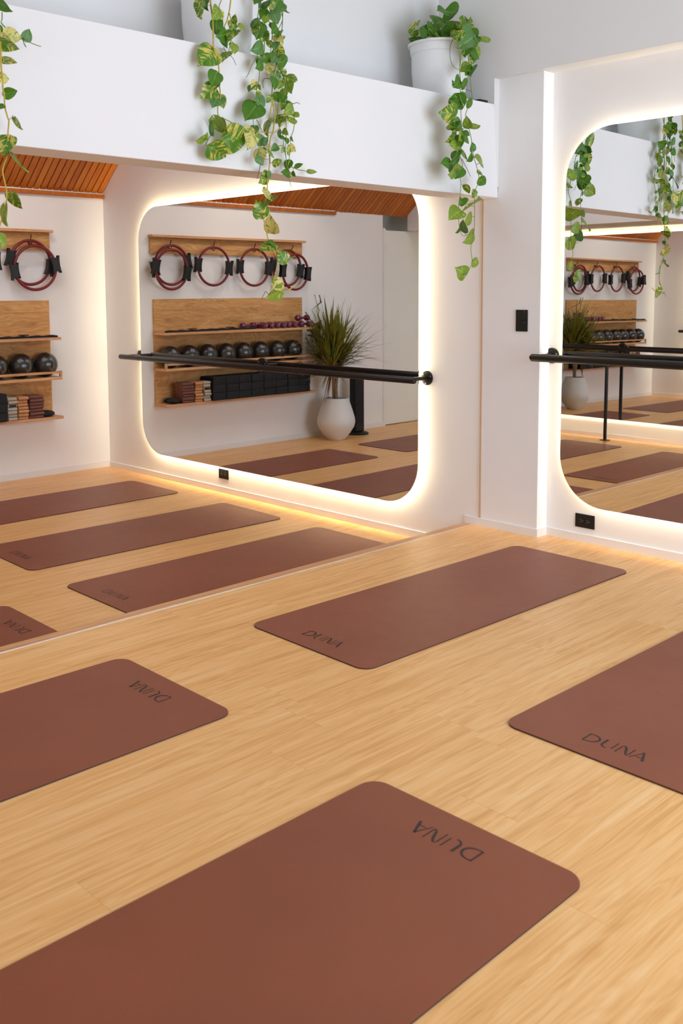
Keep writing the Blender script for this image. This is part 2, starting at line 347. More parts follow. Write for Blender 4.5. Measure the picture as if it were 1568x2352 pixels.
# ------------------------------------------------------------------ backlit mirrors and barres
def halo_mirror(label, loc, rot, a0, a1, b0, b1, led, r=0.27, gap=0.026):
    """local frame: glass in the local y-z plane, facing -x; wall behind at +x"""
    t = thing('backlit_mirror', label, 'mirror', loc); t.rotation_euler = rot; t['group'] = 'rounded backlit wall mirrors'
    f = lambda a, b, d: (d, a, b)
    MB().prism(rrect(a0, a1, b0, b1, r), f, 0.0, 0.006).build('glass', [M_mirror], t, smooth=False)
    MB().prism(rrect(a0 + .002, a1 - .002, b0 + .002, b1 - .002, r), f, 0.0062, 0.010).build('backing_board', M_mback, t)
    e = 0.020; lo = rrect(a0 + e, a1 - e, b0 + e, b1 - e, r - e*0.8, 6); n = len(lo)
    vs = [f(a, b, 0.011) for a, b in lo] + [f(a, b, 0.021) for a, b in lo]
    MB().add(vs, [(k, (k + 1) % n, n + (k + 1) % n, n + k) for k in range(n)]).build('led_strip', led, t)
    lo = rrect(a0 + .06, a1 - .06, b0 + .06, b1 - .06, r - .05, 6)
    MB().prism(lo, f, 0.0102, gap + 0.010).build('mounting_frame', M_mback, t)
    return t
halo_mirror('far rounded backlit mirror on the right wall beside the shelf wall', (-0.021, 0, 0), (0, 0, 0), -0.232, 2.809, 0.041, 2.058, M_led)
halo_mirror('near rounded backlit mirror on the right wall right of the pillar', (0.068, -1.2, 1.2), (0, R(0.30), R(0.22)), -3.02, 0.013, -0.993, 1.016, M_led2)
halo_mirror('rounded backlit mirror on the left wall, seen only in reflection', (leftx(1.3) + 0.037, 1.3, 0), (0, 0, R(180 + 1.07)), -1.515, 1.515, 0.045, 2.0, M_led)
def barre(label, length, brackets, loc, rotz=0, posts=(), standoff=0.215, glass=()):
    """local frame: bar along y from 0 to -length at z = 0, wall at +x"""
    t = thing('ballet_barre', label, 'barre', loc, rotz, 'black wall mounted ballet barres')
    rb = 0.0205
    MB().tube([(0, 0.0, 0), (0, -0.004, 0), (0, -length + 0.004, 0), (0, -length, 0)], [rb*0.9, rb, rb, rb*0.9], 20).build('bar', M_black, t, smooth=True)
    for y in brackets:
        so = standoff - (0.0365 if y in glass else 0)
        b = MB().tube([(0.012, y, 0), (so - 0.004, y, 0)], 0.0135, 14).build('bracket', M_black, t, smooth=True)
        fr = 0.056 if y in glass else 0.044
        MB().lathe([(0.024, so - 0.016), (0.024, so - 0.010), (fr - 0.001, so - 0.009), (fr, so - 0.002), (fr, so)], 28, 'x', (0, y, 0)).build('flange', M_black, b, smooth=True)
        for k in range(3):
            a = R(40 + 120*k); MB().lathe([(0.005, so - 0.012), (0.0035, so - 0.0085)], 10, 'x', (0, y + fr*0.77*math.cos(a), fr*0.77*math.sin(a))).build('screw', M_pin, b, smooth=True)
    for y, h in posts:
        MB().tube([(0, y, -0.018), (0, y, -h + 0.006)], 0.018, 16).build('post', M_black, t, smooth=True)
        MB().lathe([(0.055, -h + 0.0005), (0.055, -h + 0.006), (0.02, -h + 0.012)], 24, 'z', (0, y, 0)).build('foot', M_black, t, smooth=True)
    return t
barre('black barre across the far backlit mirror', 3.218, (-0.012, -1.64, -3.155), (-0.175, 2.88, 0.844), standoff=0.19, glass=(-1.64,))
barre('black barre across the near backlit mirror beside the light switch', 3.05, (0.01, -1.5, -3.0), (-0.11, -1.11, 1.012), glass=(-1.5,))
barre('black barre on a floor post along the left wall, seen only in reflection', 3.1, (-0.10, -1.64, -3.04), (leftx(-0.55) + 0.185, -0.55, 0.806), R(180 + 1.07), posts=((-1.73, 0.806 + S),), standoff=0.183, glass=(-1.64, -3.04))
# switch and outlets
t = thing('light_switch', 'black double rocker switch plate on the white pillar', 'switch', (0.010, -0.962, 1.205))
MB().box(-0.006, 0, -0.039, 0.039, -0.060, 0.060).build('plate', M_blackp, t, bevel=0.003)
for z in (-0.029, 0.029):
    k = MB().box(-0.009, -0.0062, -0.035, 0.035, z - 0.027, z + 0.027).build('rocker', M_blackp, t, bevel=0.001)
    MB().box(-0.0094, -0.0091, -0.024, -0.016, z + 0.019, z + 0.0205).build('indicator', M_pin, k)
def outlet(label, loc):
    t = thing('wall_outlet', label, 'outlet', loc, 0, 'black wall outlets')
    MB().box(-0.006, 0, -0.059, 0.059, -0.0375, 0.0375).build('plate', M_blackp, t, bevel=0.002)
    for y in (-0.02, 0.02):
        s = MB().prism(rrect(y - 0.0165, y + 0.0165, -0.0145, 0.0145, 0.008, 4), lambda a, b, d: (d, a, b), -0.0085, -0.0062).build('socket', M_blackp, t)
        MB().box(-0.0089, -0.0086, y - 0.002, y + 0.007, 0.005, 0.0066).box(-0.0089, -0.0086, y - 0.002, y + 0.007, -0.0066, -0.005).lathe([(0.0025, -0.0089), (0.0025, -0.0086)], 10, 'x', (0, y - 0.009, 0)).build('slots', M_pin, s)
outlet('black outlet under the far backlit mirror', (0.0145, 1.757, -0.019))
outlet('black outlet under the near backlit mirror', (0.1045, -1.327, 0.117))
# ------------------------------------------------------------------ exercise mats
ML, MW = 1.83, 0.683
def letters():
    mb = MB()
    def stroke(pts, ths):
        L = []; Rr = []
        for i, (p, th) in enumerate(zip(pts, ths)):
            a = Vector(pts[max(i-1, 0)]); b = Vector(pts[min(i+1, len(pts)-1)]); d = (b - a).normalized(); n = Vector((-d.y, d.x))
            L.append(Vector(p) + n*th/2); Rr.append(Vector(p) - n*th/2)
        n = len(pts); vs = []
        for q in L + Rr: vs.append((q.x, q.y))
        # text x runs along -y of the mat, text y along +x
        vv = [(-0.832 + b*0.054, 0.104 - a*0.054, 0.0) for a, b in vs]; top = [(p[0], p[1], 0.0004) for p in vv]
        mb.add(top, [(i, i+1, n+i+1, n+i) for i in range(n-1)])
    arc = lambda cx, cy, rx, ry, a0, a1, n=14: [(cx + rx*math.cos(R(a0 + (a1-a0)*k/n)), cy + ry*math.sin(R(a0 + (a1-a0)*k/n))) for k in range(n+1)]
    taper = lambda n, lo, hi: [lo + (hi - lo)*math.sin(math.pi*k/(n-1)) for k in range(n)]
    # D
    stroke([(0.06, 0), (0.06, 1)], [0.10, 0.10]); stroke([(0.06, 0.03), (0.3, 0.03)], [0.075, 0.075]); stroke([(0.06, 0.97), (0.3, 0.97)], [0.075, 0.075])
    b = arc(0.3, 0.5, 0.52, 0.47, -90, 90, 18); stroke(b, taper(len(b), 0.07, 0.14))
    # U, with its right stem standing clear
    stroke([(1.14, 1.0), (1.14, 0.42)] + arc(1.45, 0.36, 0.31, 0.33, 170, 285, 12), [0.15, 0.15] + [0.14 - 0.006*k for k in range(13)])
    stroke([(1.79, 1.0), (1.79, 0.12)], [0.075, 0.075])
    # N
    stroke([(2.1, 0), (2.1, 0.9)], [0.075, 0.075])
    stroke([(2.1, 0.98), (2.26, 0.95), (2.42, 0.72), (2.58, 0.3), (2.74, 0.04)], [0.05, 0.11, 0.15, 0.15, 0.08]); stroke([(2.82, 0.05), (2.82, 1.0)], [0.075, 0.075])
    # A
    stroke([(2.98, 0.0), (3.36, 0.98)], [0.07, 0.07]); stroke([(3.34, 1.0), (3.74, 0.0)], [0.14, 0.16]); stroke([(3.2, 0.3), (3.56, 0.3)], [0.06, 0.06])
    me = mb.mesh('lettering'); me.materials.append(M_ink); return me
LET = letters()
mt = thing('exercise_mat', '', 'mat', (0, 0, 0))
fz = lambda a, b, d: (a, b, d)
MB().prism(rrect(-ML/2, ML/2, -MW/2, MW/2, 0.055, 8), fz, 0.0003, 0.0035).build('rubber_base', M_matbase, mt)
MB().prism(rrect(-ML/2 + .0008, ML/2 - .0008, -MW/2 + .0008, MW/2 - .0008, 0.054, 8), fz, 0.0036, 0.0055).build('surface', M_mat, mt)
lt = link('lettering', LET, None, mt); lt.location = (0, 0, 0.0056)
def mat_at(label, x, y, z, a, first=[True]):
    o = mt if first[0] else dup(mt); first[0] = False
    o.location = (x, y, z); o.rotation_euler = (0, 0, a); o['label'] = label; o['category'] = 'mat'; o['group'] = 'brown exercise mats'
mat_at('brown mat on the near floor between step and pillar, lettering at left end', -1.146, -1.432, 0, -0.0185)
mat_at('brown mat along the step at the left edge, lettering near its right end', -3.538, -1.353, 0, -0.0081 + math.pi)
mat_at('nearest brown mat, largest, cut by the bottom edge, upside down lettering', -3.524, -2.666, 0, 0.011 + math.pi)
mat_at('brown mat at the right edge of the picture, lettering at its left corner', -1.157, -2.707, 0, -0.0082)
mat_at('brown mat on the lower floor right behind the step', -1.153, 0.105, FZ, -0.0046)
mat_at('brown mat on the lower floor at the left edge, mostly hidden by the step', -3.348, 0.03, FZ, -0.01 + math.pi)
mat_at('middle brown mat on the lower floor, in front of the far backlit mirror', -1.142, 1.143, FZ, -0.0215)
mat_at('middle row brown mat near the left wall, seen only in reflection', -3.36, 1.15, FZ, 0.0 + math.pi)
mat_at('farthest brown mat, on the lower floor below the shelves', -1.143, 2.328, FZ, -0.0015)
mat_at('brown mat before the white floor pot, seen only in reflection', -3.36, 2.34, FZ, 0.004 + math.pi)
# ------------------------------------------------------------------ hook rail with exercise rings
t = thing('hook_rail', 'oak rail with a top ledge and four black double hooks', 'rail', (-1.44, YB, 1.72))
MB().box(-0.925, 0.925, -0.022, -0.0005, 0.0, 0.146).build('board', M_oak, t, bevel=0.0015)
MB().box(-0.935, 0.935, -0.075, -0.0005, 0.1465, 0.168).build('ledge', M_oak_edge, t, bevel=0.002)
hook = MB(); hook.lathe([(0.012, -0.029), (0.012, -0.0222)], 14, 'y', (0, 0, 0.07))
hook.tube([(0, -0.03, 0.068), (0, -0.05, 0.075), (0, -0.068, 0.098), (0, -0.075, 0.118)], 0.004, 8).tube([(0, -0.03, 0.066), (0, -0.045, 0.048), (0, -0.06, 0.04), (0, -0.074, 0.048), (0, -0.078, 0.062)], 0.004, 8)
hook.lathe([(0.001, 0.114), (0.006, 0.118), (0.001, 0.124)], 10, 'z', (0, -0.075, 0))
hm = hook.mesh('hook', True); hm.materials.append(M_black)
HX = (-0.705, -1.199, -1.699, -2.196)
for hx in HX:
    o = bpy.data.objects.new('hook', hm); col.objects.link(o); o.parent = t; o.location = (hx + 1.44, 0, 0)
rg = thing('exercise_ring', '', 'ring', (0, 0, 0))
RR = 0.178
MB().tube([(RR*math.cos(2*math.pi*k/56), 0, RR*math.sin(2*math.pi*k/56)) for k in range(56)], 0.0122, 12, closed=True).build('hoop', M_ring, rg, smooth=True)
def pad():
    mb = MB()
    for s, hh, off in ((1, 0.072, 0.018), (-1, 0.064, 0.016)):
        n = 8; q = []
        for k in range(n + 1):
            zt = -1 + 2*k/n; q.append((RR + s*(off + 0.008*zt*zt), zt*hh))
        th = 0.013
        poly = [(x + s*th, z) for x, z in q] + [(x, z) for x, z in reversed(q)]
        mb.prism(poly, lambda a, b, d: (a, d, b), -0.021, 0.021)
    mb.box(RR - 0.020, RR + 0.022, -0.019, 0.019, -0.056, 0.056)
    return mb
pmh = pad().mesh('handle', bevel=0.003, seg=2); pmh.materials.append(M_blackp)
for s in (0, 1):
    o = bpy.data.objects.new('handle', pmh); col.objects.link(o); o.parent = rg; o.rotation_euler = (0, 0, math.pi*s)
def ring_at(label, x, y, z, roll, yaw, first=[True]):
    o = rg if first[0] else dup(rg); first[0] = False
    o.location = (x, y, z); o.rotation_euler = (R(2), roll, yaw); o['label'] = label; o['category'] = 'ring'; o['group'] = 'dark red exercise rings on hooks'
ring_at('inner dark red ring hanging on the hook nearest the corner', -0.713, 3.336, 1.618, R(12), R(2))
ring_at('outer dark red ring hanging on the hook nearest the corner', -0.690, 3.298, 1.576, R(-9), R(-3))
ring_at('dark red ring alone on the second hook from the corner', -1.187, 3.325, 1.612, R(-4), R(2))
ring_at('dark red ring alone on the third hook from the corner', -1.685, 3.325, 1.609, R(-2), R(1))
ring_at('inner dark red ring on the hook nearest the floor plant', -2.120, 3.336, 1.608, R(-8), R(2))
ring_at('outer dark red ring on the hook nearest the floor plant', -2.200, 3.298, 1.568, R(-5), R(-3))
# ------------------------------------------------------------------ shelf unit
t = thing('shelf_unit', 'oak wall panel with three long shelves holding exercise gear', 'shelf', (-1.4495, YB, 0.331))
z = 0.0
for k, h in enumerate((0.141, 0.153, 0.2, 0.387, 0.098)):       # the wide boards of the back panel
    MB().box(-0.9105, 0.9105, -0.022, -0.0005, z + 0.0004, z + h - 0.0004).build('panel_board', M_oak, t, bevel=0.0008, seg=1); z += h
for zz, nm in ((0.0, 0), (0.327, 1), (0.654, 2)):
    s = MB().box(-0.9205, 0.9165, -0.199, -0.0225, zz + 0.0005, zz + 0.0235).build('shelf', M_oak_edge, t, bevel=0.0015)
    if nm == 1:
        MB().box(-0.9205, -0.9005, -0.1985, -0.180, 0.351, 0.400).build('rail_post', M_oak_edge, s); MB().box(0.8965, 0.9165, -0.1985, -0.180, 0.351, 0.400).build('rail_post', M_oak_edge, s)
        MB().box(-0.900, 0.896, -0.1975, -0.184, 0.378, 0.398).build('rail', M_oak_edge, s, bevel=0.002)
ords = ['first', 'second', 'third', 'fourth', 'fifth', 'sixth', 'seventh', 'eighth', 'ninth']
# balls
bl = None; br = 0.1015
for k in range(8):
    x = -0.640 - 0.2143*k
    if bl is None:
        bl = thing('exercise_ball', '', 'ball', (0, 0, 0))
        prof = [(max(0.0005, br*math.sin(math.pi*i/22)), -br*math.cos(math.pi*i/22)) for i in range(23)]
        MB().lathe(prof, 36, 'z').build('shell', M_ball, bl, smooth=True)
        MB().lathe([(0.007, 0), (0.006, 0.0025), (0.002, 0.003)], 12, 'z', (0, 0, br - 0.001)).build('plug', M_blackp, bl, smooth=True)
        o = bl
    else: o = dup(bl)
    o.location = (x, 3.289 + 0.004*((k*7) % 3 - 1), 0.6858 + br - 0.0034); o.rotation_euler = (R(40 + 31*k % 60), R(17*k), R(50*k))
    o['label'] = 'glossy dark grey ball on the middle shelf, %s from the room corner' % ords[k]; o['category'] = 'ball'; o['group'] = 'dark grey balls on the middle shelf'
# foam blocks, eight columns of three
bk = MB().box(-0.0755, 0.0755, -0.1, 0.1, 0.0, 0.0735).mesh('foam_block', True, 0.006, 3); bk.materials.append(M_blackm)
for c in range(8):
    for r in range(3):
        o = bpy.data.objects.new('foam_block', bk); col.objects.link(o)
        o.location = (-1.115 - 0.1555*c + random.uniform(-.002, .002), 3.272 + random.uniform(-.006, .002), 0.3548 + 0.0742*r); o.rotation_euler = (0, 0, R(random.uniform(-.6, .6)))
        tag(o, 'black foam block in the %s row, %s column from the folded bands' % (('bottom', 'middle', 'top')[r], ords[c]), 'block', 'black foam blocks on the lowest shelf')
# folded fabric bands in three stacks
def band(wd, dp, h):
    mb = MB(); n = 8; q = [(-dp/2 + h/2 - h/2*math.cos(math.pi*(k/n - .5)), h/2 + h/2*math.sin(math.pi*(k/n - .5))) for k in range(n+1)]
    q2 = [(dp/2, h), (dp/2, 0.0)]
    return mb.prism(q + q2, lambda a, b, d: (d, a, b), -wd/2, wd/2)
for nm, mt_, x, wd, cnt in (('brown', M_brown, -0.775, 0.125, 7), ('tan', M_tan, -0.893, 0.085, 7), ('grey', M_grey, -0.985, 0.078, 7)):
    h = 0.0262; me = band(wd, 0.125, h).mesh('folded_band', True, 0.0015, 1); me.materials.append(mt_)
    me2 = band(wd, 0.11, h*0.45).mesh('inner_fold', True); me2.materials.append(mt_)
    for k in range(cnt):
        o = bpy.data.objects.new('folded_band', me); col.objects.link(o); o.location = (x + random.uniform(-.004, .004), 3.255 + random.uniform(-.012, .006), 0.3548 + (h + 0.0006)*k); o.rotation_euler = (0, 0, R(random.uniform(-4, 4)))
        tag(o, '%s folded fabric band, %s from the bottom of its stack on the lowest shelf' % (nm, ords[k]), 'band', '%s folded bands on the lowest shelf' % nm)
        if nm == 'grey' and k in (4,):
            MB().box(-0.03, 0.03, -0.0640, -0.0628, 0.004, 0.022).build('label_patch', M_blackp, o)
# soft black pouches at the corner end of the lowest shelf
def lump(a, b, c): return [(max(.001, math.sin(math.pi*i/12)), -math.cos(math.pi*i/12)) for i in range(13)]
for lab, x, y, sx, sy, sz in (('larger soft black pouch at the corner end of the lowest shelf', -0.655, 3.262, 0.068, 0.06, 0.030), ('smaller soft black pouch against the brown bands on the lowest shelf', -0.665, 3.345, 0.06, 0.028, 0.026)):
    mb = MB().lathe(lump(1, 1, 1), 24, 'z'); mb.v = [(v[0]*sx, v[1]*sy, v[2]*sz*(1.0 if v[2] > 0 else 0.8)) for v in mb.v]
    o = mb.build('soft_pouch', M_blackm, None, smooth=True); o.location = (x, y, 0.3548 + sz*0.8); tag(o, lab, 'pouch', 'soft black pouches on the lowest shelf')
# black straps on the top shelf
for lab, x0, x1, y, zz in (('long flat black strap along the front of the top shelf, corner end', -0.56, -1.14, 3.225, 0), ('long flat black strap along the top shelf ending at the plum dumbbells', -1.02, -1.63, 3.268, 1)):
    tt = thing('resistance_strap', lab, 'strap', ((x0+x1)/2, y, 1.0092), 0, 'black straps on the top shelf')
    L = abs(x1-x0); mb = MB(); n = 14
    top = [(-L/2 + L*k/n, 0.017 + 0.004*math.sin(2.1*k + zz)) for k in range(n+1)]
    mb.prism(top + [(L/2, 0.0), (-L/2, 0.0)], lambda a, b, d: (a, d, b), -0.021, 0.021); mb.build('webbing', M_blackm, tt, bevel=0.003)
    MB().box(-0.035, 0.035, -0.026, 0.026, 0.022, 0.029).build('buckle', M_blackp, tt, bevel=0.003)
# plum dumbbells
def db_mesh():
    hd = lambda y0, s: [(0.010, y0), (0.024, y0 + s*0.002), (0.031, y0 + s*0.012), (0.032, y0 + s*0.026), (0.030, y0 + s*0.042), (0.020, y0 + s*0.050), (0.0125, y0 + s*0.052)]
    a = MB().lathe(hd(-0.088, 1), 18, 'y'); b = MB().lathe(hd(0.088, -1), 18, 'y'); g = MB().lathe([(0.0122, -0.0365), (0.0135, 0.0), (0.0122, 0.0365)], 14, 'y')
    return a, b, g
a, b, g = db_mesh(); d0 = None
DB = [(-1.594, 3.328, 0, 90, 'plum dumbbell lying lengthwise at the strap end of the row'), (-1.718, 3.285, 0, 3, 'plum dumbbell pointing outward, first beside the lengthwise one'), (-1.797, 3.28, 0, -4, 'plum dumbbell pointing outward, second in the row'),
      (-1.882, 3.285, 0, 2, 'plum dumbbell pointing outward, third in the row'), (-1.962, 3.275, 0, 6, 'plum dumbbell pointing outward, fourth in the row'), (-2.038, 3.29, 0, -3, 'plum dumbbell pointing outward, fifth in the row'),
      (-2.112, 3.28, 0, 2, 'plum dumbbell pointing outward, sixth in the row'), (-2.205, 3.285, 0, -2, 'plum dumbbell pointing outward, seventh, below the stacked one'), (-2.315, 3.285, 0, 4, 'plum dumbbell pointing outward at the plant end of the row'),
      (-2.258, 3.265, 1, 90, 'plum dumbbell stacked crosswise on top of the row')]
for x, y, lv, az, lab in DB:
    if d0 is None:
        d0 = thing('dumbbell', '', 'dumbbell', (0, 0, 0)); a.build('head', M_plum, d0, smooth=True); b.build('head', M_plum, d0, smooth=True); g.build('grip', M_plum, d0, smooth=True); o = d0
    else: o = dup(d0)
    o.location = (x, y, 1.0088 + 0.032 + lv*0.0632); o.rotation_euler = (0, 0, R(az)); o['label'] = lab; o['category'] = 'dumbbell'; o['group'] = 'plum dumbbells on the top shelf'
# ------------------------------------------------------------------ floor plant and black tower
t = thing('dracaena_plant', 'spiky green and bronze dracaena in a white tapered floor pot', 'plant', (-2.56, 3.085, FZ))
prof = [(0.088, 0.0005), (0.10, 0.012), (0.150, 0.075), (0.188, 0.135), (0.199, 0.185), (0.194, 0.23), (0.170, 0.31), (0.145, 0.385), (0.128, 0.432), (0.122, 0.435), (0.117, 0.430), (0.120, 0.40)]
MB().lathe(prof, 40, 'z').build('pot', M_cpot, t, smooth=True)
MB().lathe([(0.116, 0.402), (0.119, 0.403), (0.05, 0.412), (0.004, 0.414)], 24, 'z').build('soil', M_soil, t, smooth=True)
rnd = random.Random(5)
heads = [((0.0, 0, 0.41), (0.0, 0.01, 0.56), (-0.06, 0.01, 0.84)), ((0.0, 0, 0.50), (0.03, 0.0, 0.60), (0.10, -0.03, 0.76)), ((0.0, 0, 0.52), (0.01, -0.02, 0.66), (0.04, 0.03, 0.95))]
MB().tube([heads[0][0], heads[0][1], (-.03, .01, .68), heads[0][2]], [0.024, 0.021, 0.016, 0.013], 10).build('cane', M_bark, t, smooth=True)
MB().tube([heads[1][0], heads[1][1], heads[1][2]], [0.018, 0.014, 0.011], 10).build('cane', M_bark, t, smooth=True)
MB().tube([heads[2][0], heads[2][1], heads[2][2]], [0.016, 0.014, 0.011], 10).build('cane', M_bark, t, smooth=True)
def blade_mat(name):
    tt = NT(name); uv = tt.n('UVMap').outputs[0]; sp = tt.n('SeparateXYZ'); tt.l(uv, sp.inputs[0])
    n = tt.noise(tt.n('TexCoord').outputs['Object'], 7, 3)
    g = tt.ramp(n, [(0.3, srgb(88,104,32)), (0.55, srgb(128,138,46)), (0.75, srgb(162,132,52))])
    e = tt.ramp(tt.math('ABSOLUTE', tt.math('SUBTRACT', sp.outputs[0], 0.5)), [(0.30, (0, 0, 0)), (0.46, (1, 1, 1))])
    c = tt.mix(tt.math('MULTIPLY', e, 0.65), g, srgb(150,84,40))
    return tt.set(**{'Base Color': c, 'Roughness': 0.4, 'Specular IOR Level': 0.4})
M_blade = blade_mat('bronze_edged_blade'); M_deadb = plain('dry_blade', srgb(150,100,48), 0.7)
def blades(c, n, L0, lo, hi, base_dir, dead=False):
    vs, fs, uvs = [], [], []
    for k in range(n):
        az = rnd.uniform(0, 2*math.pi); el = R(rnd.uniform(lo, hi)); Lb = L0*rnd.uniform(0.65, 1.12); w0 = rnd.uniform(0.009, 0.016)
        d = (Vector((math.cos(az)*math.cos(el), math.sin(az)*math.cos(el), math.sin(el))) + Vector(base_dir)*0.25).normalized()
        sag = rnd.uniform(0.02, 0.16)*(1.0 - 0.6*math.sin(el)) + (0.1 if dead else 0); sd = d.cross(Vector((0, 0, 1))).normalized(); n0 = len(vs); m = 6
        p0 = Vector(c) + Vector((rnd.uniform(-.012, .012), rnd.uniform(-.012, .012), rnd.uniform(-.09, .05)))
        nrm = sd.cross(d)
        for i in range(m + 1):
            tt = i/m; p = p0 + d*Lb*tt + Vector((0, 0, -sag*tt*tt*Lb*1.6)); ww = w0*(0.55 + 1.2*tt if tt < 0.35 else (1 - tt)/0.65*0.97 + 0.03)
            vs += [p - sd*ww, p - nrm*ww*0.25, p + sd*ww]; uvs += [(0, tt), (0.5, tt), (1, tt)]
        for i in range(m):
            for j in (0, 1): fs.append((n0 + i*3 + j, n0 + i*3 + j + 1, n0 + i*3 + j + 4, n0 + i*3 + j + 3))
    vs = [v for v in vs]
    for i, v in enumerate(vs):                      # blades lean off the wall instead of passing through it
        lim = YB - 3.085 - 0.012
        if v.y > lim: v.y = lim - 0.02*rnd.random()
        if v.x > 0.15 and v.y > 0.075: v.y = 0.075 - 0.03*rnd.random()   # and stay in front of the shelves
    me = bpy.data.meshes.new('foliage'); me.from_pydata(vs, [], fs); ul = me.uv_layers.new(name='UVMap')
    for lp in me.loops: ul.data[lp.index].uv = uvs[lp.vertex_index]
    me.polygons.foreach_set('use_smooth', [True]*len(me.polygons)); return me
for c, n, L0, bd in ((heads[0][2], 150, 0.60, (-0.55, 0.0, 0.9)), (heads[1][2], 110, 0.56, (0.7, -0.2, 0.25)), (heads[2][2], 120, 0.58, (0.2, -0.1, 1.0))):
    o = link('foliage', blades(c, n, L0, -12, 78, bd), M_blade, t, 'stuff')
o = link('dry_foliage', blades((0.07, -0.02, 0.76), 10, 0.26, -75, -20, (0.2, 0, -.6), True), M_deadb, t, 'stuff')
t = thing('black_tower', 'slim black tower on a round base behind the floor pot', 'tower', (-2.985, 3.20, FZ))
MB().box(-0.065, 0.065, -0.05, 0.05, 0.03, 0.665).build('column', M_blackp, t, bevel=0.012, seg=3)
MB().lathe([(0.125, 0.0005), (0.128, 0.010), (0.115, 0.022), (0.03, 0.034)], 32, 'z').build('base', M_blackp, t, smooth=True)
MB().box(-0.045, 0.045, -0.0525, -0.0502, 0.12, 0.60).build('grille', M_blackm, t)
